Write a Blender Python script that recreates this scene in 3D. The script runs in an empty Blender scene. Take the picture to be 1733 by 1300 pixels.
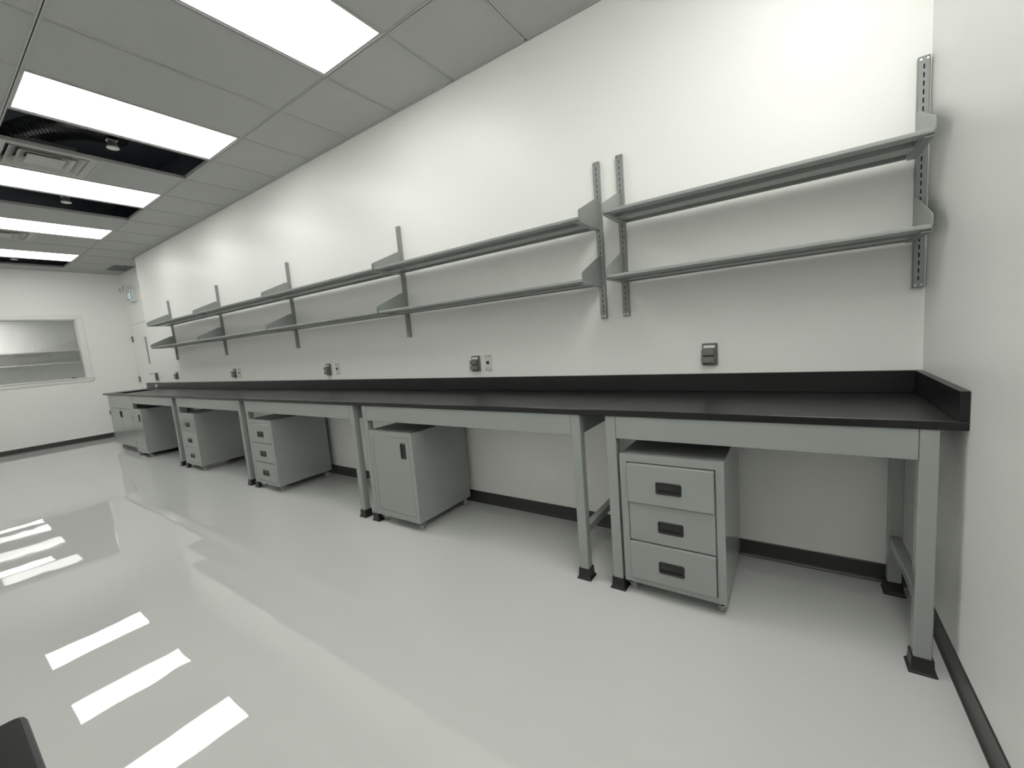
import bpy, bmesh, math, random
from mathutils import Matrix, Vector

random.seed(4)
SC = bpy.context.scene
COL = SC.collection

# ------------------------------------------------------------------ camera
F_PX = 703.25
def cam_rot(a, b, c):
    ca, sa = math.cos(a), math.sin(a)
    cb, sb = math.cos(b), math.sin(b)
    cc, sc = math.cos(c), math.sin(c)
    Rz = Matrix(((ca, -sa, 0), (sa, ca, 0), (0, 0, 1)))
    Rx = Matrix(((1, 0, 0), (0, cb, -sb), (0, sb, cb)))
    Ry = Matrix(((cc, 0, sc), (0, 1, 0), (-sc, 0, cc)))
    return Rz @ Rx @ Ry
_R = cam_rot(0.6017, -0.1130, 0.0819)
cam_data = bpy.data.cameras.new('camera')
cam_data.sensor_fit = 'HORIZONTAL'
cam_data.sensor_width = 36.0
cam_data.lens = F_PX / 1733.0 * 36.0
cam_data.clip_start = 0.02
cam = bpy.data.objects.new('camera', cam_data)
COL.objects.link(cam)
X, Y, Z = _R.col[0], _R.col[1], _R.col[2]
cam.matrix_world = Matrix(((X[0], Z[0], -Y[0], -0.4587), (X[1], Z[1], -Y[1], -2.4749),
                           (X[2], Z[2], -Y[2], 1.2990), (0, 0, 0, 1)))
SC.camera = cam

# ------------------------------------------------------------------ world, view
world = bpy.data.worlds.new('world')
SC.world = world
world.use_nodes = True
world.node_tree.nodes['Background'].inputs[0].default_value = (0.0, 0.0, 0.0, 1)
world.node_tree.nodes['Background'].inputs[1].default_value = 0.0
SC.view_settings.view_transform = 'Standard'
SC.view_settings.look = 'None'
SC.view_settings.gamma = 1.0
SC.view_settings.use_curve_mapping = False
SC.view_settings.exposure = 0.0
SC.cycles.use_denoising = True
SC.cycles.denoising_prefilter = 'ACCURATE'
SC.cycles.max_bounces = 10
SC.cycles.diffuse_bounces = 6
SC.cycles.glossy_bounces = 6
SC.cycles.sample_clamp_indirect = 6.0

LIGHT_RADIANCE = 7.7          # the ceiling panels of the laboratory
LIGHT_TINT = (1.0, 1.0, 0.955)

# ------------------------------------------------------------------ dimensions (metres)
HC = 3.119          # suspended ceiling
PI_T = 0.6087       # ceiling module
YG = -0.6038        # first main tee from the bench wall
XF = -11.379        # far wall
XW = -9.60          # end of the bench wall
YR = 0.22           # recessed wall with the door
YB = -3.06          # wall behind the camera
HDECK = 4.05
H = 0.914
TC = 0.03
D = 0.609
XE = -10.06

# ------------------------------------------------------------------ materials
def mat(name, base, rough=0.5, metal=0.0, spec=0.5, noise=None, bump=None, emis=None, rvar=None):
    m = bpy.data.materials.new(name)
    m.use_nodes = True
    nt = m.node_tree
    b = nt.nodes['Principled BSDF']
    b.inputs['Base Color'].default_value = (*base, 1)
    b.inputs['Roughness'].default_value = rough
    b.inputs['Metallic'].default_value = metal
    b.inputs['Specular IOR Level'].default_value = spec
    tc = nt.nodes.new('ShaderNodeTexCoord')
    if noise:
        sc, amt = noise
        n = nt.nodes.new('ShaderNodeTexNoise')
        n.inputs['Scale'].default_value = sc
        n.inputs['Detail'].default_value = 4
        nt.links.new(tc.outputs['Object'], n.inputs['Vector'])
        mx = nt.nodes.new('ShaderNodeMix'); mx.data_type = 'RGBA'
        mx.inputs['A'].default_value = (*[c * (1 - amt) for c in base], 1)
        mx.inputs['B'].default_value = (*[min(1, c * (1 + amt)) for c in base], 1)
        nt.links.new(n.outputs['Fac'], mx.inputs['Factor'])
        nt.links.new(mx.outputs['Result'], b.inputs['Base Color'])
    if rvar:
        sc, lo, hi = rvar
        n = nt.nodes.new('ShaderNodeTexNoise')
        n.inputs['Scale'].default_value = sc
        n.inputs['Detail'].default_value = 3
        nt.links.new(tc.outputs['Object'], n.inputs['Vector'])
        mr = nt.nodes.new('ShaderNodeMapRange')
        mr.inputs['From Min'].default_value = 0.35
        mr.inputs['From Max'].default_value = 0.7
        mr.inputs['To Min'].default_value = lo
        mr.inputs['To Max'].default_value = hi
        nt.links.new(n.outputs['Fac'], mr.inputs['Value'])
        nt.links.new(mr.outputs['Result'], b.inputs['Roughness'])
    if bump:
        sc, st, dist = bump
        n = nt.nodes.new('ShaderNodeTexNoise')
        n.inputs['Scale'].default_value = sc
        n.inputs['Detail'].default_value = 2
        nt.links.new(tc.outputs['Object'], n.inputs['Vector'])
        bp = nt.nodes.new('ShaderNodeBump')
        bp.inputs['Strength'].default_value = st
        bp.inputs['Distance'].default_value = dist
        nt.links.new(n.outputs['Fac'], bp.inputs['Height'])
        nt.links.new(bp.outputs['Normal'], b.inputs['Normal'])
    if emis:
        col, s = emis
        b.inputs['Emission Color'].default_value = (*col, 1)
        b.inputs['Emission Strength'].default_value = s
    return m

M = {}
M['wall'] = mat('wall_paint', (0.90, 0.90, 0.880), 0.36, spec=0.35, bump=(55, 0.12, 0.004), noise=(1.2, 0.012))
M['floor'] = mat('floor_epoxy', (0.63, 0.64, 0.625), 0.004, bump=(2.2, 0.05, 0.02), noise=(0.8, 0.02))
def floor_pits(m):
    # sparse little pimples in the poured coating
    nt = m.node_tree
    b = nt.nodes['Principled BSDF']
    b.inputs['IOR'].default_value = 1.62
    tc = next(n for n in nt.nodes if n.type == 'TEX_COORD')
    old = next(n for n in nt.nodes if n.type == 'BUMP')
    v = nt.nodes.new('ShaderNodeTexVoronoi')
    v.inputs['Scale'].default_value = 4.5
    nt.links.new(tc.outputs['Object'], v.inputs['Vector'])
    mr = nt.nodes.new('ShaderNodeMapRange')
    mr.inputs['From Min'].default_value = 0.0
    mr.inputs['From Max'].default_value = 0.030
    mr.inputs['To Min'].default_value = 1.0
    mr.inputs['To Max'].default_value = 0.0
    mr.interpolation_type = 'SMOOTHSTEP'
    nt.links.new(v.outputs['Distance'], mr.inputs['Value'])
    b2 = nt.nodes.new('ShaderNodeBump')
    b2.inputs['Strength'].default_value = 0.5
    b2.inputs['Distance'].default_value = 0.002
    nt.links.new(mr.outputs['Result'], b2.inputs['Height'])
    nt.links.new(old.outputs['Normal'], b2.inputs['Normal'])
    nt.links.new(b2.outputs['Normal'], b.inputs['Normal'])
floor_pits(M['floor'])
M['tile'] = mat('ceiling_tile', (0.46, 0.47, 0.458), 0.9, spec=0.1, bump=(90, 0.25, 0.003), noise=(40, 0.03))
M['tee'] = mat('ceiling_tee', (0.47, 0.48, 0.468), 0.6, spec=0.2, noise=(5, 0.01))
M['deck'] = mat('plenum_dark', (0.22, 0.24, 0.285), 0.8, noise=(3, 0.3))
M['steel'] = mat('grey_powder_coat', (0.315, 0.338, 0.325), 0.18, spec=0.5, noise=(2.0, 0.03), bump=(300, 0.04, 0.001))
M['shelf'] = mat('grey_shelf_steel', (0.300, 0.322, 0.309), 0.30, spec=0.5, noise=(3.0, 0.03))
M['black_top'] = mat('black_worktop', (0.008, 0.008, 0.0085), 0.32, spec=0.5, noise=(6, 0.15), bump=(180, 0.08, 0.001))
M['rubber'] = mat('black_rubber', (0.014, 0.014, 0.014), 0.38, noise=(9, 0.1))
M['plastic'] = mat('black_plastic', (0.018, 0.018, 0.018), 0.35, noise=(20, 0.1))
M['slot'] = mat('pocket_black', (0.004, 0.004, 0.004), 0.6, noise=(20, 0.1))
M['base'] = mat('vinyl_base', (0.048, 0.048, 0.045), 0.35, noise=(4, 0.06))
M['chrome'] = mat('zinc', (0.62, 0.62, 0.61), 0.25, metal=1.0, noise=(12, 0.04))
M['wheel'] = mat('grey_wheel', (0.34, 0.34, 0.33), 0.45, noise=(12, 0.05))
M['trim'] = mat('white_gloss', (0.84, 0.84, 0.81), 0.25, noise=(2, 0.01))
M['white'] = mat('white_plastic', (0.74, 0.74, 0.71), 0.35, noise=(9, 0.01))
M['outlet'] = mat('grey_outlet', (0.15, 0.15, 0.142), 0.45, noise=(9, 0.03))
M['outlet2'] = mat('grey_outlet_lid', (0.20, 0.20, 0.192), 0.4, noise=(9, 0.03))
M['paper'] = mat('white_label', (0.86, 0.86, 0.83), 0.6, noise=(9, 0.01))
M['diff'] = mat('diffuser_white', (0.50, 0.51, 0.49), 0.5, noise=(9, 0.01))
M['grille'] = mat('grille_grey', (0.16, 0.17, 0.16), 0.6, noise=(9, 0.03))
M['duct'] = mat('flexible_duct_foil', (0.32, 0.33, 0.34), 0.3, metal=0.8, noise=(30, 0.2))
M['lit'] = mat('light_diffuser', (0.9, 0.9, 0.88), 0.5, emis=(LIGHT_TINT, LIGHT_RADIANCE), noise=(2, 0.005))
M['lit_dim'] = mat('light_diffuser_next_room', (0.9, 0.9, 0.88), 0.5, emis=((1, 1, 0.97), 2.0), noise=(2, 0.005))
M['lit_mid'] = mat('light_diffuser_next_room_wall_side', (0.9, 0.9, 0.88), 0.5, emis=((1, 1, 0.96), 14.0), noise=(2, 0.005))
M['lit_far'] = mat('light_diffuser_next_room_bright', (0.9, 0.9, 0.88), 0.5, emis=((1, 1, 0.96), 9.0), noise=(2, 0.005))
M['sign'] = mat('exit_sign_face', (0.05, 0.10, 0.12), 0.3, emis=((0.10, 0.20, 0.25), 0.35), noise=(3, 0.02))
M['sign_w'] = mat('exit_sign_white', (0.8, 0.85, 0.88), 0.3, emis=((0.80, 0.92, 1.0), 0.6), noise=(3, 0.01))
M['lens'] = mat('lamp_lens', (0.30, 0.31, 0.30), 0.2, noise=(9, 0.05))
M['room2_wall'] = mat('next_room_wall', (0.80, 0.81, 0.795), 0.5, noise=(1, 0.02))
M['room2_ceil'] = mat('next_room_ceiling', (0.42, 0.43, 0.41), 0.9, noise=(1, 0.02))
M['gap'] = mat('joint_dark', (0.05, 0.05, 0.05), 0.8, noise=(9, 0.1))
M['mark'] = mat('scuff_grey', (0.55, 0.55, 0.53), 0.5, noise=(9, 0.1))
g = bpy.data.materials.new('window_glass'); g.use_nodes = True
gb = g.node_tree.nodes['Principled BSDF']
gb.inputs['Base Color'].default_value = (0.975, 0.98, 0.975, 1)
gb.inputs['Roughness'].default_value = 0.0
gb.inputs['Transmission Weight'].default_value = 1.0
gb.inputs['IOR'].default_value = 1.45
M['glass'] = g

# ------------------------------------------------------------------ mesh helpers
class MB:
    def __init__(s):
        s.bm = bmesh.new()
    def box(s, lo, hi, bev=0.0, seg=1):
        lo, hi = [min(a, b) for a, b in zip(lo, hi)], [max(a, b) for a, b in zip(lo, hi)]
        r = bmesh.ops.create_cube(s.bm, size=1.0)
        vs = r['verts']
        for v in vs:
            for i in range(3):
                v.co[i] = lo[i] if v.co[i] < 0 else hi[i]
        if bev > 0:
            es = list({e for v in vs for e in v.link_edges})
            bmesh.ops.bevel(s.bm, geom=es, offset=bev, segments=seg, affect='EDGES', profile=0.5, clamp_overlap=True)
        return s
    def prism(s, pts, axis, a, b):
        """closed polygon pts (2-D) extruded along axis from a to b; 2-D axes are the other two in order"""
        o = [i for i in range(3) if i != axis]
        def mk(p, t):
            c = [0, 0, 0]; c[axis] = t; c[o[0]] = p[0]; c[o[1]] = p[1]
            return s.bm.verts.new(c)
        A = [mk(p, a) for p in pts]; B = [mk(p, b) for p in pts]
        n = len(pts)
        s.bm.faces.new(A[::-1]); s.bm.faces.new(B)
        for i in range(n):
            s.bm.faces.new((A[i], A[(i + 1) % n], B[(i + 1) % n], B[i]))
        return s
    def cyl(s, c, r, h, axis=2, seg=20, r2=None, bev=0.0):
        rr = bmesh.ops.create_cone(s.bm, cap_ends=True, segments=seg, radius1=r, radius2=r if r2 is None else r2, depth=h)
        mt = Matrix.Identity(4)
        if axis == 0: mt = Matrix.Rotation(math.pi / 2, 4, 'Y')
        if axis == 1: mt = Matrix.Rotation(-math.pi / 2, 4, 'X')
        bmesh.ops.transform(s.bm, matrix=Matrix.Translation(c) @ mt, verts=rr['verts'])
        if bev > 0:
            es = [e for e in {e for v in rr['verts'] for e in v.link_edges} if len([f for f in e.link_faces if len(f.verts) > 4]) == 1]
            bmesh.ops.bevel(s.bm, geom=es, offset=bev, segments=2, affect='EDGES', profile=0.5)
        return s
    def tube(s, pts, r, seg=10):
        rings = []
        pts = [Vector(p) for p in pts]
        for i, p in enumerate(pts):
            d = (pts[min(i + 1, len(pts) - 1)] - pts[max(i - 1, 0)]).normalized()
            u = d.orthogonal().normalized() if i == 0 else (pu - d * pu.dot(d)).normalized()
            pu = u
            w = d.cross(u)
            rad = r[i] if isinstance(r, (list, tuple)) else r
            rings.append([s.bm.verts.new(p + (u * math.cos(2 * math.pi * k / seg) + w * math.sin(2 * math.pi * k / seg)) * rad) for k in range(seg)])
        for a, b in zip(rings, rings[1:]):
            for k in range(seg):
                s.bm.faces.new((a[k], a[(k + 1) % seg], b[(k + 1) % seg], b[k]))
        s.bm.faces.new(rings[0][::-1]); s.bm.faces.new(rings[-1])
        return s
    def mesh(s, name, material, smooth=False):
        me = bpy.data.meshes.new(name)
        bmesh.ops.recalc_face_normals(s.bm, faces=s.bm.faces)
        if smooth:
            for f in s.bm.faces: f.smooth = True
        s.bm.to_mesh(me); s.bm.free()
        me.materials.append(material)
        return me
    def obj(s, name, material, parent=None, smooth=False):
        return place(s.mesh(name, material, smooth), name, parent)

def place(me, name, parent=None, loc=None, rotz=0.0):
    o = bpy.data.objects.new(name, me)
    COL.objects.link(o)
    if parent is not None: o.parent = parent
    if loc is not None: o.location = loc
    if rotz: o.rotation_euler = (0, 0, rotz)
    return o

def tag(o, label, cat, group=None):
    o['label'] = label; o['category'] = cat
    if group: o['group'] = group
    return o

def thing(name, label, cat, loc=(0, 0, 0), group=None):
    o = bpy.data.objects.new(name, None)
    o.empty_display_size = 0.1
    COL.objects.link(o); o.location = loc
    return tag(o, label, cat, group)

def struct(o):
    o['kind'] = 'structure'
    return o

def dup(root, loc, label, rotz=0.0):
    def rec(o, parent):
        c = o.copy(); COL.objects.link(c)
        if parent is not None: c.parent = parent
        for ch in o.children: rec(ch, c)
        return c
    r = rec(root, None)
    r.location = loc; r.rotation_euler = (0, 0, rotz); r['label'] = label
    return r

# ================================================================== STRUCTURE
struct(MB().box((XF - 0.15, YB - 0.15, -0.15), (0.15, YR + 0.15, 0.0)).obj('floor', M['floor']))
struct(MB().box((XW, 0, 0), (0.15, 0.15, HDECK)).obj('wall_back', M['wall']))
struct(MB().box((0, YB - 0.15, 0), (0.15, 0, HDECK)).obj('wall_right', M['wall']))
struct(MB().box((XF - 0.15, YB - 0.15, 0), (0, YB, HDECK)).obj('wall_front', M['wall']))
# recessed wall with the door opening
DX0, DX1, DZ = -11.345, -10.43, 2.135
w = MB()
w.box((XF, YR, DZ + 0.004), (XW, YR + 0.15, HDECK)).box((XF, YR, 0), (DX0 - 0.004, YR + 0.15, DZ + 0.004))
w.box((DX1 + 0.004, YR, 0), (XW, YR + 0.15, DZ + 0.004))
struct(w.obj('wall_recess', M['wall']))
struct(MB().box((XW - 0.53, 0.0, 0), (XW, 0.07, 1.155), 0.004).obj('wall_low', M['wall']))
# far wall with the window opening
WY0, WY1, WZ0, WZ1 = -2.60, -0.515, 1.18, 2.262
w = MB()
w.box((XF - 0.15, YB, 0), (XF, YR + 0.15, WZ0)).box((XF - 0.15, YB, WZ1), (XF, YR + 0.15, HDECK))
w.box((XF - 0.15, WY1, WZ0), (XF, YR + 0.15, WZ1)).box((XF - 0.15, YB, WZ0), (XF, WY0, WZ1))
wall_far = struct(w.obj('wall_far', M['wall']))
arc = [(XF + 0.001, -0.66 + 0.075 * math.cos(a), 1.055 - 0.035 * math.sin(a)) for a in [0.25 + i * 0.27 for i in range(11)]]
MB().tube(arc, 0.0022, 6).obj('scuff_mark', M['mark'], wall_far)

# door
door = struct(thing('door_1', '', ''))
del door['label']; del door['category']
lx0, lx1, lz0, lz1 = -10.665, -10.575, 1.35, 1.86
m = MB()
y0, y1 = YR + 0.004, YR + 0.05
m.box((DX0, y0, 0.008), (lx0, y1, DZ)).box((lx1, y0, 0.008), (DX1, y1, DZ))
m.box((lx0, y0, 0.008), (lx1, y1, lz0)).box((lx0, y0, lz1), (lx1, y1, DZ))
m.obj('door_leaf', M['wall'], door)
MB().box((lx0, YR + 0.02, lz0), (lx1, YR + 0.03, lz1)).obj('door_glass', M['gap'], door)
for z in (1.86, 1.06, 0.25):
    MB().cyl((DX0 - 0.002, YR - 0.006, z), 0.009, 0.115, seg=12).box((DX0 - 0.02, YR - 0.004, z - 0.055), (DX0 + 0.03, YR + 0.004, z + 0.055)).obj('hinge', M['grille'], door)
MB().box((-10.51, YR - 0.010, 1.00), (-10.455, YR + 0.004, 1.12), 0.003).cyl((-10.483, YR - 0.03, 1.15), 0.012, 0.05, axis=1, seg=12)\
    .box((-10.50, YR - 0.062, 1.135), (-10.468, YR - 0.045, 1.165), 0.004).obj('door_handle', M['grille'], door)
MB().box((DX0 - 0.0035, YR + 0.03, 0), (DX1 + 0.0035, YR + 0.04, DZ + 0.0035)).obj('door_gap', M['gap'], door)

# window
win = struct(thing('window_1', '', '')); del win['label']; del win['category']
cw, cp = 0.078, 0.02
m = MB()
m.box((XF, WY1, WZ0 - 0.055), (XF + cp, WY1 + cw, WZ1 + cw), 0.003).box((XF, WY0 - cw, WZ0 - 0.055), (XF + cp, WY0, WZ1 + cw), 0.003)
m.box((XF, WY0, WZ1), (XF + cp, WY1, WZ1 + cw), 0.003)
m.obj('window_frame', M['trim'], win)
m = MB()
for lo, hi in (((WY1 - 0.012, WZ0), (WY1, WZ1)), ((WY0, WZ0), (WY0 + 0.012, WZ1)), ((WY0, WZ1 - 0.012), (WY1, WZ1))):
    m.box((XF - 0.15, lo[0], lo[1]), (XF, hi[0], hi[1]))
m.obj('window_jamb', M['trim'], win)
MB().box((XF - 0.15, WY0 - cw, WZ0 - 0.004), (XF + 0.035, WY1 + cw + 0.015, WZ0 + 0.014), 0.003).box((XF, WY0 - cw, WZ0 - 0.06), (XF + 0.018, WY1 + cw, WZ0 - 0.004), 0.003).obj('window_sill', M['trim'], win)
MB().box((XF - 0.082, WY0 + 0.01, WZ0 + 0.012), (XF - 0.076, WY1 - 0.01, WZ1 - 0.01)).obj('window_pane', M['glass'], win)

# baseboards (cove profile)
def cove(n):  # profile in (distance from wall, z)
    return [(0, 0), (0.014, 0), (0.013, 0.004), (0.008, 0.010), (0.005, 0.018), (0.004, 0.086), (0.0, 0.091)]
struct(MB().prism([(-p, z) for p, z in cove(0)], 0, XW, 0).obj('baseboard_back', M['base']))
struct(MB().prism([(-p, z) for p, z in cove(0)], 1, YB, 0).obj('baseboard_right', M['base']))
struct(MB().prism([(XF + p, z) for p, z in cove(0)], 1, YB, YR).obj('baseboard_far', M['base']))

# ------------------------------------------------------------------ ceiling: tees, tiles, lights, open bays
XG = -2.4397
def gx(k): return XG - k * PI_T      # x of the k-th cross tee
K0, K1 = -4, 14
ceil = struct(MB().box((XF - 0.15, YB - 0.15, HDECK), (0.15, YR + 0.15, HDECK + 0.1)).obj('ceiling', M['deck']))
liner = MB()
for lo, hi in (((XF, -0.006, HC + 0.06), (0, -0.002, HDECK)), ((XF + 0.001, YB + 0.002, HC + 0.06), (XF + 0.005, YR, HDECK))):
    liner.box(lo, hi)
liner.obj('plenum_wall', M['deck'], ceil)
ROWS = [YG, YG - 2 * PI_T, YB]
for y in ROWS[:-1]:
    MB().box((XF, y - 0.012, HC), (0, y + 0.012, HC + 0.003)).box((XF, y - 0.002, HC), (0, y + 0.002, HC + 0.04)).obj('main_tee', M['tee'], ceil)
ytop = lambda k: YR if gx(k) < XW else 0.0
for k in range(K0 + 1, K1 + 1):
    x = gx(k)
    for a, b in zip([ytop(k)] + ROWS[:-1], ROWS):
        MB().box((x - 0.012, b + 0.012, HC), (x + 0.012, a - 0.012, HC + 0.003)).box((x - 0.002, b + 0.012, HC), (x + 0.002, a - 0.012, HC + 0.03)).obj('cross_tee', M['tee'], ceil)
# wall angle
struct(MB().box((XW, -0.022, HC), (0, 0, HC + 0.003)).box((XW, -0.003, HC - 0.0), (0, 0, HC + 0.03)).obj('trim_1', M['tee']))
struct(MB().box((-0.022, YB, HC), (0, -0.022, HC + 0.003)).obj('trim_2', M['tee']))
struct(MB().box((XF, YB, HC), (XF + 0.022, YR, HC + 0.003)).obj('trim_3', M['tee']))

LIGHTS_B = (-4, 0, 3, 6, 9, 12)
FILL_LIGHTS_C = (-4,)  # unseen panel added as fill for the right end and under the shelves
VOID_B = (4, 7, 13)
VENT_B = (5, 10)
tile_cache = {}
def tile(x0, x1, y0, y1):
    g_ = 0.006
    w_, h_ = round(x1 - x0 - 2 * g_, 4), round(y1 - y0 - 2 * g_, 4)
    if (w_, h_) not in tile_cache:
        tile_cache[(w_, h_)] = MB().box((-w_ / 2, -h_ / 2, 0.0035), (w_ / 2, h_ / 2, 0.018)).mesh('ceiling_tile', M['tile'])
    place(tile_cache[(w_, h_)], 'ceiling_tile', ceil, ((x0 + x1) / 2, (y0 + y1) / 2, HC))
for k in range(K0, K1 + 1):
    xr, xl = gx(k), max(gx(k + 1), XF)
    xr = min(xr, 0.0)
    # row A along the wall
    yt = YR if xr < XW else 0.0
    tile(xl, xr, YG, yt)
    if xl < XW < xr: tile(xl, XW, 0.0, YR)
    # row B
    if k in LIGHTS_B or k in VOID_B:
        pass
    elif k in VENT_B:
        tile(xl, xr, YG - PI_T, YG)
    else:
        tile(xl, xr, ROWS[1], YG)
    if k not in FILL_LIGHTS_C: tile(xl, xr, ROWS[2], ROWS[1])

def light_meshes():
    a, b = PI_T / 2 - 0.008, PI_T - 0.008
    f = MB()
    e = 0.018
    for lo, hi in (((-a, -b), (-a + e, b)), ((a - e, -b), (a, b)), ((-a + e, -b), (a - e, -b + e)), ((-a + e, b - e), (a - e, b))):
        f.box((lo[0], lo[1], 0.0035), (hi[0], hi[1], 0.055))
    f.box((-a, -b, 0.05), (a, b, 0.058))
    fr = f.mesh('light_frame', M['tee'])
    df = MB().box((-a + e, -b + e, 0.006), (a - e, b - e, 0.010)).mesh('light_diffuser', M['lit'])
    return fr, df
LF, LD = light_meshes()
LIGHT_LABELS = {
    0: 'lit white ceiling panel nearest the camera, cut off by the top edge',
    3: 'second nearest lit ceiling panel, with a dark open bay along its far side',
    6: 'lit ceiling panel just beyond the nearest square air diffuser',
    9: 'lit ceiling panel between a dark bay and the farther air diffuser',
    12: 'farthest lit ceiling panel, last one before the window wall'}
for row, yc, ks in (('B', YG - PI_T, LIGHTS_B), ('C', YG - 3 * PI_T, FILL_LIGHTS_C)):
    for k in ks:
        lab = LIGHT_LABELS.get(k) if row == 'B' else None
        t = thing('ceiling_light', lab or 'unseen lit white ceiling panel out of frame, brightening the right end', 'ceiling light',
                  ((gx(k) + gx(k + 1)) / 2, yc, HC), 'recessed ceiling light panels')
        place(LF, 'light_frame', t); place(LD, 'light_diffuser', t)

# square louvred air diffusers
def make_diffuser(label, k):
    t = thing('air_diffuser', label, 'air vent', ((gx(k) + gx(k + 1)) / 2, YG - 1.5 * PI_T, HC), 'square ceiling air diffusers')
    a = PI_T / 2 - 0.008
    def ring(ro, ri, zo, zi, name, mt):
        m_ = MB(); bm = m_.bm
        def sq(r, z): return [bm.verts.new((sx * r, sy * r, z)) for sx, sy in ((-1, -1), (1, -1), (1, 1), (-1, 1))]
        A, B = sq(ro, zo), sq(ri, zi); A2, B2 = sq(ro, zo + 0.004), sq(ri, zi + 0.004)
        for i in range(4):
            j = (i + 1) % 4
            bm.faces.new((A[i], A[j], B[j], B[i])); bm.faces.new((A2[j], A2[i], B2[i], B2[j]))
            bm.faces.new((A[j], A[i], A2[i], A2[j])); bm.faces.new((B[i], B[j], B2[j], B2[i]))
        return m_.obj(name, mt, t)
    ring(a, a - 0.055, 0.004, 0.004, 'border', M['diff'])
    ring(a - 0.055, a - 0.085, 0.004, 0.055, 'louvre', M['diff'])
    ring(a - 0.075, a - 0.135, 0.0, 0.050, 'louvre', M['diff'])
    ring(a - 0.130, a - 0.19, -0.003, 0.045, 'louvre', M['diff'])
    MB().box((-a + 0.185, -a + 0.185, -0.004), (a - 0.185, a - 0.185, 0.003), 0.002).obj('centre_plate', M['diff'], t)
    MB().box((-a + 0.12, -a + 0.12, 0.075), (a - 0.12, a - 0.12, 0.11)).obj('plenum_box', M['grille'], t)
    return t
make_diffuser('square white air diffuser beside the dark bay, nearest one at the left edge', 5)
make_diffuser('small-looking far square air diffuser between the two farthest lit panels', 10)
# its neighbour cell tee
for k in VENT_B:
    MB().box((gx(k + 1) + 0.012, YG - PI_T - 0.012, HC), (gx(k) - 0.012, YG - PI_T + 0.012, HC + 0.003)).obj('cross_tee', M['tee'], ceil)

# dark return grille over the door recess
t = thing('return_grille', 'dark grey slatted air grille in the ceiling corner above the emergency light', 'air vent', (-10.63, 0.05, HC))
MB().box((-0.27, -0.135, -0.006), (0.27, -0.115, 0.002)).box((-0.27, 0.115, -0.006), (0.27, 0.135, 0.002)).box((-0.27, -0.115, -0.006), (-0.25, 0.115, 0.002)).box((0.25, -0.115, -0.006), (0.27, 0.115, 0.002)).obj('frame', M['grille'], t)
for i in range(9):
    y = -0.102 + i * 0.0255
    MB().box((-0.25, y - 0.008, -0.005), (0.25, y + 0.008, 0.001)).obj('slat', M['grille'], t)
MB().box((-0.25, -0.115, 0.0), (0.25, 0.115, 0.003)).obj('backing', M['slot'], t)

# detectors hanging in the open bays
def make_detector(loc, label):
    t = thing('smoke_detector', label, 'detector', loc, 'detectors in the open ceiling bays')
    MB().cyl((0, 0, 0.004), 0.042, 0.010, seg=32, bev=0.003).obj('sensor_head', M['white'], t, True)
    MB().cyl((0, 0, 0.033), 0.039, 0.048, seg=24, r2=0.026).obj('base', M['grille'], t)
    MB().box((-0.035, -0.035, 0.057), (0.035, 0.035, 0.10), 0.004).obj('junction_box', M['chrome'], t)
    MB().cyl((0, 0, 0.505), 0.011, 0.81, seg=12).obj('conduit', M['grille'], t)
    return t
DZ_ = HC + 0.02
d0 = make_detector((-5.19, -1.205, DZ_), 'round white detector hanging in the nearest dark open ceiling bay')
dup(d0, (-7.01, -1.195, DZ_), 'round white detector hanging in the middle dark open ceiling bay')
dup(d0, (-10.62, -1.205, DZ_), 'round white detector in the farthest open bay near the window wall')
# flexible duct above the first open bay
t = thing('flexible_duct', 'ribbed foil duct seen dimly inside the nearest open ceiling bay', 'duct')
pts, rad = [], []
for i in range(60):
    u = i / 59
    pts.append((-6.45 + 0.75 * u, -1.62 + 0.62 * u, HC + 0.36 + 0.10 * math.sin(u * 3.0)))
    rad.append(0.105 + (0.010 if i % 2 else -0.006))
MB().tube(pts, rad, 20).obj('hose', M['duct'], t)
MB().cyl((-5.66, -0.97, HC + 0.50), 0.11, 0.30, seg=20).obj('collar', M['grille'], t)
for z in (0.62,):
    MB().tube([(-6.2, -1.41, HC + 0.45), (-6.2, -1.41, HDECK)], 0.003, 6).obj('hanger_wire', M['chrome'], t)
    MB().tube([(-5.9, -1.17, HC + 0.45), (-5.9, -1.17, HDECK)], 0.003, 6).obj('hanger_wire', M['chrome'], t)

# ================================================================== NEXT ROOM (seen through the window)
X2 = -20.3
Y2A, Y2B = 1.9, -5.0
xr2 = XF - 0.15
m = MB().box((X2 - 0.1, Y2B, -0.1), (xr2, Y2A, 0.0)); struct(m.obj('floor', M['floor']))
m = MB().box((X2 - 0.1, Y2B, HC), (xr2, Y2A, HC + 0.1)); struct(m.obj('ceiling', M['room2_ceil']))
m = MB().box((X2 - 0.1, Y2B, 0), (X2, Y2A, HC)); struct(m.obj('wall_next_room_far', M['room2_wall']))
m = MB().box((X2, Y2A, 0), (xr2, Y2A + 0.1, HC)).box((xr2 - 0.0, YR + 0.15, 0), (xr2 + 0.02, Y2A, HC)); struct(m.obj('wall_next_room_back', M['room2_wall']))
m = MB().box((X2, Y2B - 0.1, 0), (xr2, Y2B, HC)); struct(m.obj('wall_next_room_front', M['room2_wall']))
for z, lab in ((2.035, 'upper long shelf on the next room wall behind the window'), (1.652, 'lower long shelf on the next room wall behind the window')):
    t = thing('wall_shelf', lab, 'shelf', (X2, -1.0, z))
    MB().box((0, -3.6, -0.035), (0.40, 2.6, 0)).obj('shelf_board', M['trim'], t)
    for y in (-3.0, -1.2, 0.6, 2.4):
        MB().prism([(0, -0.035), (0.30, -0.035), (0.30, -0.045), (0.02, -0.09), (0, -0.09)], 1, y, y + 0.004).obj('bracket', M['trim'], t)
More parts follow.
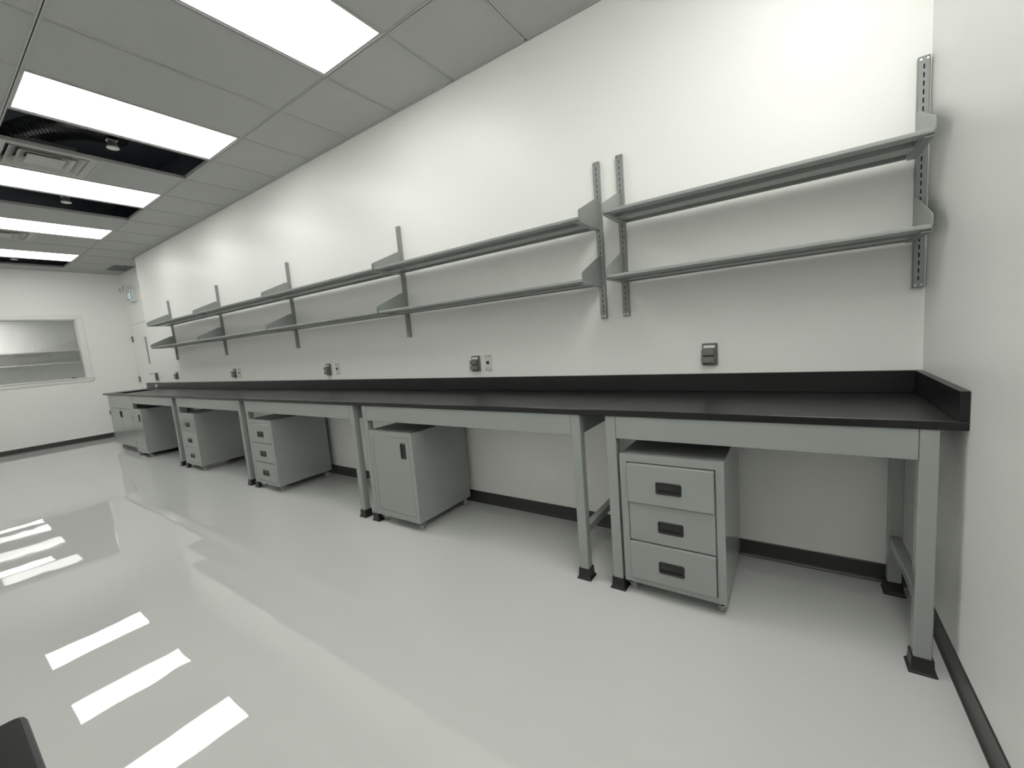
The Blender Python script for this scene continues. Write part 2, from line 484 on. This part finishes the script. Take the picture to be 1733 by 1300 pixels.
def far_light(x0, x1, y0, y1, mt, lab):
    t = thing('ceiling_light', lab, 'ceiling light', ((x0 + x1) / 2, (y0 + y1) / 2, HC), 'next room ceiling lights')
    a, b = (x1 - x0) / 2, (y1 - y0) / 2
    MB().box((-a, -b, -0.012), (a, b, -0.004)).obj('light_diffuser', mt, t)
    MB().box((-a - 0.02, -b - 0.02, -0.004), (a + 0.02, b + 0.02, 0.0)).obj('light_frame', M['tee'], t)
far_light(-15.0, -14.44, -1.83, -0.65, M['lit_dim'], 'dim ceiling panel of the next room, mirrored beside the brightest white bar in the floor')
far_light(-15.62, -15.10, -2.4, -1.0, M['lit_far'], 'brightest ceiling panel of the next room, mirrored as the whitest bar in the floor')
far_light(-17.0, -16.45, -2.4, -0.62, M['lit_dim'], 'dim ceiling panel of the next room, mirrored just beyond the brightest bar in the floor')
far_light(-18.75, -18.25, -2.4, -0.62, M['lit_dim'], 'dim ceiling panel of the next room, second farthest of the strips mirrored in the floor')
far_light(-19.75, -19.30, -2.4, -0.62, M['lit_mid'], 'ceiling panel of the next room, farthest thin strip mirrored in the floor')

# ================================================================== LAB TABLES
LW = 0.050
ZU = H - TC
leg_me = MB().box((-LW / 2, -LW / 2, 0.03), (LW / 2, LW / 2, ZU), 0.004, 2).mesh('leg', M['steel'])
def boot_mesh():
    m = MB(); bm = m.bm
    prof = [(0.027, 0.058), (0.0295, 0.058), (0.0305, 0.030), (0.032, 0.015), (0.0365, 0.007), (0.0385, 0.006), (0.0385, 0.0)]
    rings = [[bm.verts.new((sx * r, sy * r, z)) for sx, sy in ((-1, -1), (1, -1), (1, 1), (-1, 1))] for r, z in prof]
    for A, B in zip(rings, rings[1:]):
        for i in range(4):
            j = (i + 1) % 4
            bm.faces.new((A[i], A[j], B[j], B[i]))
    bm.faces.new(rings[-1]); bm.faces.new(rings[0])
    return m.mesh('foot_boot', M['rubber'])
boot_me = boot_mesh()
YL = -(D - 0.006) + LW / 2       # front leg centre
YLB = -0.075                     # rear leg centre
def lab_table(xl, xr, label, group='grey steel lab tables under the long worktop', yf=YL, yb=YLB, cat='table'):
    """xl, xr are leg centres"""
    t = thing('lab_table', label, cat, ((xl + xr) / 2, (yf + yb) / 2, 0), group)
    hx, hy = (xr - xl) / 2, (yf - yb) / 2     # hy negative towards the front
    for sx in (-1, 1):
        for yy in (hy, -hy):
            l_ = place(leg_me, 'leg', t, (sx * hx, yy, 0))
            place(boot_me, 'foot_boot', l_)
    zb = ZU - 0.1085
    s = 1 if hy < 0 else -1
    e = LW / 2
    yf_ = hy - s * e
    MB().box((-hx + e + 0.0012, yf_ + s * 0.0006, zb), (hx - e - 0.0012, yf_ + s * 0.026, ZU), 0.0015).obj('apron', M['steel'], t)
    MB().box((-hx + e, -hy - s * 0.013, zb), (hx - e, -hy + s * 0.013, ZU), 0.002).obj('back_rail', M['steel'], t)
    for sx in (-1, 1):
        MB().box((sx * hx - 0.016, hy + s * e, zb), (sx * hx + 0.016, -hy - s * e, ZU), 0.002).obj('side_rail', M['steel'], t)
        MB().box((sx * hx - 0.019, hy + s * e, 0.236), (sx * hx + 0.019, -hy - s * e, 0.277), 0.003).obj('stretcher', M['steel'], t)
    return t
lab_table(-1.194, -0.0892, 'grey steel table frame in the right corner, shortest of the row')
lab_table(-3.0846, -1.3785, 'grey steel table frame second from the right wall, over the single-door cabinet')
lab_table(-4.957, -3.243, 'grey steel table frame in the middle of the row, third from the right wall')
lab_table(-6.786, -5.115, 'grey steel table frame fourth from the right wall, one before the far end')
lab_table(-8.600, -6.969, 'grey steel table frame farthest left, next to the sink cabinet')

# ------------------------------------------------------------------ worktop
t = thing('worktop', 'long black worktop with raised splash running along the white wall', 'worktop', (0, 0, H))
SX0, SX1, SY0, SY1 = -9.62, -9.06, -0.555, -0.165
m = MB()
m.box((SX1, -D, -TC), (-0.0008, -0.0008, 0), 0.002).box((XE, -D, -TC), (SX0, -0.0008, 0), 0.002)
m.box((SX0, -D, -TC), (SX1, SY0, 0)).box((SX0, SY1, -TC), (SX1, -0.0008, 0))
m.obj('worktop_slab', M['black_top'], t)
MB().box((XE, -0.0245, 0), (-0.0245, -0.0008, 0.0988), 0.002).obj('backsplash', M['black_top'], t)
MB().box((-0.0245, -D, 0), (-0.0008, -0.0008, 0.0988), 0.002).obj('side_splash', M['black_top'], t)
m = MB()
b0, b1 = -0.24, -TC
m.box((SX0 - 0.01, SY0 - 0.01, b0), (SX1 + 0.01, SY1 + 0.01, b0 + 0.01))
m.box((SX0 - 0.01, SY0 - 0.01, b0), (SX0, SY1 + 0.01, b1)).box((SX1, SY0 - 0.01, b0), (SX1 + 0.01, SY1 + 0.01, b1))
m.box((SX0, SY0 - 0.01, b0), (SX1, SY0, b1)).box((SX0, SY1, b0), (SX1, SY1 + 0.01, b1))
m.obj('sink_basin', M['plastic'], t)
# small white plate on the splash
o = tag(MB().box((-9.595, -0.030, 0.932), (-9.495, -0.0245, 0.982), 0.002).obj('switch_plate', M['white']), 'tiny white plate fixed to the black splash near its far end', 'plate')

# ================================================================== CABINETS
CW, CH0, CH1, CD = 0.450, 0.062, 0.704, 0.545
def rrect(w, h, r, n=4):
    pts = []
    for ox, oz, a0 in ((w / 2 - r, h / 2 - r, 0), (-w / 2 + r, h / 2 - r, 90), (-w / 2 + r, -h / 2 + r, 180), (w / 2 - r, -h / 2 + r, 270)):
        for i in range(n + 1):
            a_ = math.radians(a0 + 90 * i / n)
            pts.append((ox + r * math.cos(a_), oz + r * math.sin(a_)))
    return pts
def pull(parent, w, h, loc, vertical=False):
    """rounded recessed pull facing -y: bezel ring with a sloping hood over a dark slot"""
    m = MB(); bm = m.bm
    e = 0.009
    loops = []
    for d, y in ((0.0, 0.0008), (0.0, -0.0030), (0.002, -0.0050), (e - 0.003, -0.0050), (e, -0.0025), (e, 0.0)):
        loops.append([bm.verts.new((x_, y, z_)) for x_, z_ in rrect(w - 2 * d, h - 2 * d, max(0.008 - d, 0.003))])
    n = len(loops[0])
    for A, B in zip(loops, loops[1:]):
        for i in range(n):
            bm.faces.new((A[i], A[(i + 1) % n], B[(i + 1) % n], B[i]))
    if vertical:
        m.prism([(w / 2 - e, -0.0036), (w / 2 - e, 0.0), (-w / 2 + e + 0.012, 0.0), (-w / 2 + e + 0.012, -0.0006)], 2, -h / 2 + e, h / 2 - e)
    else:
        m.prism([(-0.0036, h / 2 - e), (0.0, h / 2 - e), (0.0, -h / 2 + e + 0.013), (-0.0006, -h / 2 + e + 0.013)], 0, -w / 2 + e, w / 2 - e)
    o = m.obj('handle', M['plastic'], parent)
    o.location = loc
    return o
def pocket(parent, w, h, loc):
    o = MB().box((-w / 2 + 0.006, -0.0006, -h / 2 + 0.006), (w / 2 - 0.006, 0.0, h / 2 - 0.006)).obj('handle_pocket', M['slot'], parent)
    o.location = loc
    return o
caster_fork = MB().cyl((0, 0, 0.060), 0.017, 0.010, seg=16).prism([(-0.010, 0.058), (0.016, 0.058), (0.026, 0.026), (0.020, 0.018), (0.012, 0.022)], 0, -0.013, -0.0105)\
    .prism([(-0.010, 0.058), (0.016, 0.058), (0.026, 0.026), (0.020, 0.018), (0.012, 0.022)], 0, 0.0105, 0.013).box((-0.013, -0.010, 0.054), (0.013, 0.016, 0.058)).cyl((0, 0.016, 0.0235), 0.004, 0.032, axis=0, seg=10)\
    .box((-0.011, -0.022, 0.040), (0.011, 0.002, 0.046), 0.002).mesh('caster', M['chrome'])
caster_wheel = MB().cyl((0, 0.016, 0.0235), 0.0235, 0.018, axis=0, seg=24, bev=0.004).mesh('wheel', M['wheel'])
def body_mesh(op0, op1):
    """closed grey box with a shallow front opening (x half width ow, z op0..op1)"""
    m = MB()
    hw, ow = CW / 2, CW / 2 - 0.033
    m.box((-hw, 0.018, CH0), (hw, CD, CH1), 0.003)
    m.box((-hw, 0, CH0), (-ow, 0.0215, CH1)).box((ow, 0, CH0), (hw, 0.0215, CH1))
    m.box((-ow, 0, CH0), (ow, 0.0185, op0)).box((-ow, 0, op1), (ow, 0.0215, CH1))
    return m
def casters(t):
    for sx in (-1, 1):
        for y, r in ((0.035, 0.5), (CD - 0.06, -0.25)):
            c = place(caster_fork, 'caster', t, (sx * (CW / 2 - 0.025), y, 0.0), r * sx + (math.pi if y > 0.3 and sx > 0 else 0) * 0)
            place(caster_wheel, 'wheel', c)
OP0, OP1 = 0.088, 0.669
OW = CW / 2 - 0.033
def drawer_cabinet(label, loc, offs):
    t = thing('drawer_cabinet', label, 'cabinet', loc, 'rolling under-bench cabinets')
    body_mesh(OP0, OP1).obj('body', M['steel'], t)
    edges = [OP0, 0.280, 0.474, OP1]
    for i in range(3):
        z0, z1 = edges[i] + 0.0022, edges[i + 1] - (0.005 if i == 2 else 0.003)
        d = offs[i]
        dr = MB().box((-OW + 0.003, 0.0, z0), (OW - 0.005, 0.0175 + d, z1), 0.0025).obj('drawer', M['steel'], t)
        dr.location = (0, -0.001 - d, 0)
        zc = (z0 + z1) / 2 - 0.008 + 0.0
        pocket(dr, 0.112, 0.056, (0, 0, zc)); pull(dr, 0.112, 0.056, (0, 0, zc))
    casters(t)
    return t
def door_cabinet(label, loc):
    t = thing('door_cabinet', label, 'cabinet', loc, 'rolling under-bench cabinets')
    body_mesh(0.104, OP1).obj('body', M['steel'], t)
    dr = MB().box((-OW + 0.003, 0.0, 0.1065), (OW - 0.003, 0.0175, OP1 - 0.0025), 0.0012).obj('door', M['steel'], t)
    dr.location = (0, -0.0005, 0)
    pocket(dr, 0.050, 0.112, (0.13, 0, 0.575)); pull(dr, 0.050, 0.112, (0.13, 0, 0.575), True)
    for z in (0.20, 0.57):
        MB().cyl((-OW + 0.0015, -0.002, z), 0.0035, 0.05, seg=10).obj('hinge', M['steel'], dr)
    casters(t)
    return t
c1 = drawer_cabinet('three-drawer grey cabinet on casters in the right corner, drawers slightly open', (-0.930, -0.607, 0), (0.010, 0.0, 0.014))
c3 = drawer_cabinet('three-drawer grey rolling cabinet under the middle table, drawers closed', (-4.730, -0.605, 0), (0.0, 0.0, 0.0))
c4 = dup(c3, (-6.545, -0.605, 0), 'three-drawer grey rolling cabinet under the fourth table from the right')
c2 = door_cabinet('single-door grey rolling cabinet with tall black pull beside the second table leg', (-2.828, -0.605, 0))
c5 = dup(c2, (-8.345, -0.638, 0), 'single-door grey rolling cabinet right next to the sink cabinet')

# sink cabinet at the far end
t = thing('sink_cabinet', 'grey double-door sink cabinet at the far left end of the worktop', 'cabinet', (-9.235, -0.603, 0))
w2 = 0.603
m = MB().box((-w2, 0.02, 0.085), (w2, 0.58, 0.60)).box((-w2, 0.02, 0.60), (-w2 + 0.02, 0.58, ZU)).box((w2 - 0.02, 0.02, 0.60), (w2, 0.58, ZU)).box((-w2, 0.56, 0.60), (w2, 0.58, ZU))
m.obj('body', M['steel'], t)
MB().box((-w2 + 0.02, 0.07, 0.0), (w2 - 0.02, 0.56, 0.085)).obj('toe_kick', M['base'], t)
MB().box((-w2, 0.0, 0.682), (w2, 0.02, ZU), 0.002).obj('top_panel', M['steel'], t)
for sx in (-1, 1):
    x0, x1 = (-w2, -0.0015) if sx < 0 else (0.0015, w2)
    dr = MB().box((x0, 0.0, 0.088), (x1, 0.02, 0.678), 0.002).obj('door', M['steel'], t)
    pocket(dr, 0.045, 0.105, (sx * 0.032, 0, 0.592)); pull(dr, 0.045, 0.105, (sx * 0.032, 0, 0.592), True)
    for z in (0.20, 0.595):
        MB().cyl((sx * (w2 - 0.004), -0.004, z), 0.008, 0.07, seg=12).box((sx * (w2 - 0.03), -0.003, z - 0.035), (sx * w2, 0.001, z + 0.035)).obj('hinge', M['grille'], dr)

# ================================================================== WALL SHELVES
UX = [-0.0256, -1.283, -1.4219, -3.1614, -4.9247, -6.6849, -8.4261]
ZUT, ZUB = 2.2747, 1.3647
UWD, UDP = 0.037, 0.022
def standard_mesh():
    m = MB()
    hw, ht = UWD / 2, ZUT - ZUB
    sw = 0.0024
    m.box((-hw, -UDP, 0), (-hw + 0.002, 0, ht)).box((hw - 0.002, -UDP, 0), (hw, 0, ht))
    m.box((-hw, -UDP, 0), (-sw, -UDP + 0.002, ht)).box((sw, -UDP, 0), (hw, -UDP + 0.002, ht))
    p, z, prev = 0.032, 0.03, 0.0
    while z + 0.02 < ht:
        m.box((-sw, -UDP, prev), (sw, -UDP + 0.002, z))
        prev = z + 0.019; z += p
    m.box((-sw, -UDP, prev), (sw, -UDP + 0.002, ht))
    m.box((-hw, -UDP, 0), (hw, 0, 0.002)).box((-hw, -UDP, ht - 0.002), (hw, 0, ht))
    return m.mesh('channel', M['shelf'])
STD = standard_mesh()
SLOTBACK = MB().box((-UWD / 2 + 0.003, -UDP + 0.008, 0.003), (UWD / 2 - 0.003, -UDP + 0.009, ZUT - ZUB - 0.003)).mesh('channel_inside', M['slot'])
SCREW = MB().cyl((0, -0.001, 0), 0.0045, 0.003, axis=1, seg=12).mesh('screw', M['chrome'])
U_LABELS = ['slotted grey wall standard in the right corner, touching the side wall',
            'slotted grey wall standard, right one of the close pair',
            'slotted grey wall standard, left one of the close pair',
            'slotted grey wall standard above the data plate left of the close pair',
            'slotted grey wall standard third from the far end of the shelves',
            'slotted grey wall standard second from the far end of the shelves',
            'slotted grey wall standard at the far end, beside the door recess']
for x, lab in zip(UX, U_LABELS):
    t = thing('shelf_standard', lab, 'shelf upright', (x, 0, ZUB), 'slotted standards on the bench wall')
    place(STD, 'channel', t); place(SLOTBACK, 'channel_inside', t)
    for sx in (-0.010, 0.010):
        for z in (0.012, ZUT - ZUB - 0.012):
            place(SCREW, 'screw', t, (sx, -UDP, z))

def bracket_mesh(side):
    """plate in the y-z plane at x=0, z relative to shelf top; side=+1: flange towards +x"""
    m = MB()
    th = 0.0025
    prof = [(-0.020, 0.150), (-0.050, 0.150), (-0.066, 0.144), (-0.296, 0.042), (-0.308, 0.036), (-0.313, 0.028), (-0.313, -0.006), (-0.303, -0.0245), (-0.020, -0.0245)]
    m.prism(prof, 0, 0 if side > 0 else -th, th if side > 0 else 0)
    f0, f1 = (0.0, 0.030) if side > 0 else (-0.030, 0.0)
    m.box((f0, -0.303, -0.0265), (f1, -0.022, -0.0240))
    # hooks into the standard
    m.box((min(0, side * th), -0.022, 0.10), (max(0, side * th), -0.016, 0.12)).box((min(0, side * th), -0.022, 0.02), (max(0, side * th), -0.016, 0.04))
    return m.mesh('bracket', M['shelf'])
BR = {1: bracket_mesh(1), -1: bracket_mesh(-1)}
def wall_shelf(xl, xr, z, label):
    t = thing('wall_shelf', label, 'shelf', ((xl + xr) / 2, 0, z), 'grey steel shelves on the bench wall')
    hx = (xr - xl) / 2
    place(BR[1], 'bracket', t, (-hx, 0, 0)); place(BR[-1], 'bracket', t, (hx, 0, 0))
    a, b = -hx + 0.003, hx - 0.003
    yf, yb = -0.305, -0.032
    MB().box((a, yf, -0.0025), (b, yb, 0.0)).obj('shelf_board', M['shelf'], t)
    # folded front lip, two troughs and a centre hat, closed by end returns
    zl = -0.023
    MB().prism([(yf, -0.0005), (yf - 0.003, -0.004), (yf - 0.003, -0.014), (yf, -0.017), (yf + 0.014, zl), (yf + 0.026, zl), (yf + 0.026, -0.0025), (yf + 0.024, -0.0025), (yf + 0.024, zl + 0.002), (yf + 0.014, zl + 0.002), (yf + 0.003, -0.016), (yf + 0.002, -0.0025)], 0, a, b).obj('front_lip', M['shelf'], t)
    MB().prism([(yb, -0.0025), (yb - 0.010, -0.0025), (yb - 0.010, zl), (yb, zl)], 0, a, b).obj('rear_lip', M['shelf'], t)
    MB().prism([(-0.200, -0.0025), (-0.200, zl), (-0.115, zl), (-0.115, -0.0025)], 0, a, b).obj('stiffener', M['shelf'], t)
    for e0, e1 in ((a, a + 0.035), (b - 0.035, b)):
        for y0_, y1_ in ((yf + 0.026, -0.200), (-0.115, yb - 0.010)):
            MB().box((e0, y0_, zl), (e1, y1_, -0.0025)).obj('end_return', M['shelf'], t)
    return t
BAYS = [(UX[1] - 0.002, UX[0] - 0.016, 'right of the close pair of standards, nearest the corner'),
        (UX[3] + 0.006, UX[2] + 0.002, 'first bay left of the close pair of standards'),
        (UX[4] + 0.006, UX[3] - 0.006, 'middle bay of the five'),
        (UX[5] + 0.006, UX[4] - 0.006, 'second bay from the far end'),
        (UX[6] + 0.002, UX[5] - 0.006, 'last bay at the far end')]
for xl, xr, lab in BAYS:
    wall_shelf(xl, xr, 1.914, 'upper grey steel shelf, ' + lab)
    wall_shelf(xl, xr, 1.582, 'lower grey steel shelf, ' + lab)

# ================================================================== OUTLETS
def make_outlet(x, label, w=0.076):
    t = thing('power_outlet', label, 'outlet', (x, 0, 1.118), 'grey covered outlets on the bench wall')
    h = 0.118
    MB().box((-w / 2, -0.016, -h / 2), (w / 2, 0, h / 2), 0.004, 2).obj('cover_plate', M['outlet'], t)
    MB().box((-w / 2 + 0.008, -0.0168, 0.034), (w / 2 - 0.012, -0.0155, 0.048)).obj('label_strip', M['paper'], t)
    for z in (0.010, -0.030):
        l_ = MB().box((-w / 2 - 0.002, -0.040, z - 0.016), (w / 2 - 0.014, -0.015, z + 0.017), 0.005, 2).obj('flip_lid', M['outlet2'], t)
        MB().box((-w / 2 + 0.010, -0.043, z - 0.014), (w / 2 - 0.022, -0.039, z - 0.009), 0.001).obj('lid_lip', M['outlet'], l_)
    return t
o1 = make_outlet(-0.838, 'grey outlet with two flip lids under the corner shelves, nearest the right wall')
dup(o1, (-2.468, 0, 1.118), 'grey flip-lid outlet paired with a white data plate, nearest such pair')
dup(o1, (-4.413, 0, 1.118), 'grey flip-lid outlet paired with the middle white data plate')
dup(o1, (-6.549, 0, 1.118), 'grey flip-lid outlet paired with the farthest white data plate')
dup(o1, (-8.586, 0, 1.118), 'grey flip-lid outlet alone beneath the far end of the shelves')
t = thing('switch_box', 'plain grey wall box at the very end of the bench wall', 'outlet', (-9.495, 0, 1.115))
MB().box((-0.032, -0.030, -0.065), (0.032, 0, 0.065), 0.004, 2).obj('box_body', M['outlet'], t)
MB().box((-0.024, -0.033, -0.03), (0.024, -0.029, 0.03), 0.002).obj('box_lid', M['outlet2'], t)

def make_data(x, label):
    t = thing('data_plate', label, 'wall plate', (x, 0, 1.122), 'white data plates on the bench wall')
    w, h = 0.066, 0.120
    MB().box((-w / 2, -0.007, -h / 2), (w / 2, 0, h / 2), 0.003, 2).obj('plate', M['white'], t)
    p = MB().box((-0.016, -0.0105, -0.014), (0.016, -0.006, 0.020), 0.0015).obj('port', M['white'], t)
    MB().box((-0.0125, -0.0112, -0.012), (0.0125, -0.0100, 0.012)).obj('socket', M['slot'], p)
    for z in (0.044, -0.044):
        for x_ in (-0.019, 0.019):
            MB().cyl((x_, -0.0072, z), 0.0045, 0.002, axis=1, seg=12).obj('screw', M['outlet'], t)
        MB().box((-0.008, -0.0075, z - 0.004), (0.008, -0.0065, z + 0.004)).obj('tab', M['mark'], t)
    return t
d1 = make_data(-2.354, 'white data plate with one black port, nearest the close pair of standards')
dup(d1, (-4.264, 0, 1.122), 'middle white data plate with one black port')
dup(d1, (-6.421, 0, 1.122), 'farthest white data plate with one black port')

# ================================================================== EMERGENCY LIGHT
t = thing('emergency_light', 'white emergency light with two lamp heads and pictogram sign above the door', 'emergency light', (-10.79, YR, 2.55))
MB().box((-0.155, -0.075, -0.015), (0.155, 0, 0.20), 0.006, 2).obj('housing', M['white'], t)
sg = MB().box((-0.125, -0.079, 0.015), (0.125, -0.074, 0.165), 0.001).obj('sign_face', M['sign'], t)
m = MB()   # pictogram: running figure and a doorway
m.cyl((-0.030, -0.0795, 0.140), 0.012, 0.002, axis=1, seg=14)
for pl in ([(-0.036, 0.126), (-0.018, 0.128), (-0.030, 0.080), (-0.050, 0.084)], [(-0.050, 0.086), (-0.030, 0.082), (-0.012, 0.056), (-0.022, 0.030), (-0.034, 0.034), (-0.030, 0.056)],
           [(-0.050, 0.086), (-0.034, 0.078), (-0.066, 0.046), (-0.094, 0.046), (-0.094, 0.056), (-0.072, 0.058)], [(-0.022, 0.124), (-0.016, 0.114), (0.012, 0.098), (0.016, 0.106)],
           [(-0.036, 0.124), (-0.040, 0.114), (-0.070, 0.110), (-0.072, 0.120)]):
    m.prism([(x_, z_) for x_, z_ in pl], 1, -0.0800, -0.0785)
m.box((0.045, -0.080, 0.022), (0.085, -0.0785, 0.156))
m.obj('pictogram', M['sign_w'], sg)
for hx_, hy_, hz_ in ((-0.135, -0.135, 0.205), (0.030, -0.120, 0.250)):
    hd = MB().cyl((hx_, hy_, hz_), 0.050, 0.05, axis=1, seg=20, r2=0.036, bev=0.004)\
        .tube([(hx_, hy_ + 0.02, hz_), (hx_ * 0.6, -0.05, 0.215), (hx_ * 0.5, -0.04, 0.19)], 0.012, 10).obj('lamp_head', M['white'], t)
    MB().cyl((hx_, hy_ - 0.026, hz_), 0.041, 0.004, axis=1, seg=20).obj('lens', M['lens'], hd)

# small dark wedge lying on the window sill
tag(MB().prism([(-0.72, WZ0 + 0.014), (-0.63, WZ0 + 0.014), (-0.63, WZ0 + 0.020), (-0.70, WZ0 + 0.034)], 0, XF - 0.05, XF - 0.02).obj('door_wedge', M['gap']),
    'small dark wedge lying on the white window sill', 'wedge')

# ================================================================== ISLAND BENCH BELOW THE CAMERA
lab_table(-1.14, -0.06, 'grey steel table frame under the black bench top at bottom left', 'bench below the camera', -2.51, -2.99)
m = MB(); bm = m.bm
r = 0.012
cx, cy, x1, y1 = -1.200, -2.447, -0.001, YB + 0.001
poly = []
for (ox, oy, a0) in ((cx + r, cy - r, 90), (cx + r, y1 + r, 180), (x1 - r, y1 + r, 270), (x1 - r, cy - r, 0)):
    for i in range(5):
        a = math.radians(a0 + 90 * i / 4)
        poly.append((ox + r * math.cos(a), oy + r * math.sin(a)))
m.prism(poly, 2, ZU, H)
top = [e for e in bm.edges if all(v.co.z > H - 1e-5 for v in e.verts)]
bmesh.ops.bevel(bm, geom=top, offset=0.005, segments=2, affect='EDGES', profile=0.5)
tag(m.obj('bench_top', M['black_top']), 'black bench top with rounded corner, cut off at the bottom left of the frame', 'worktop')
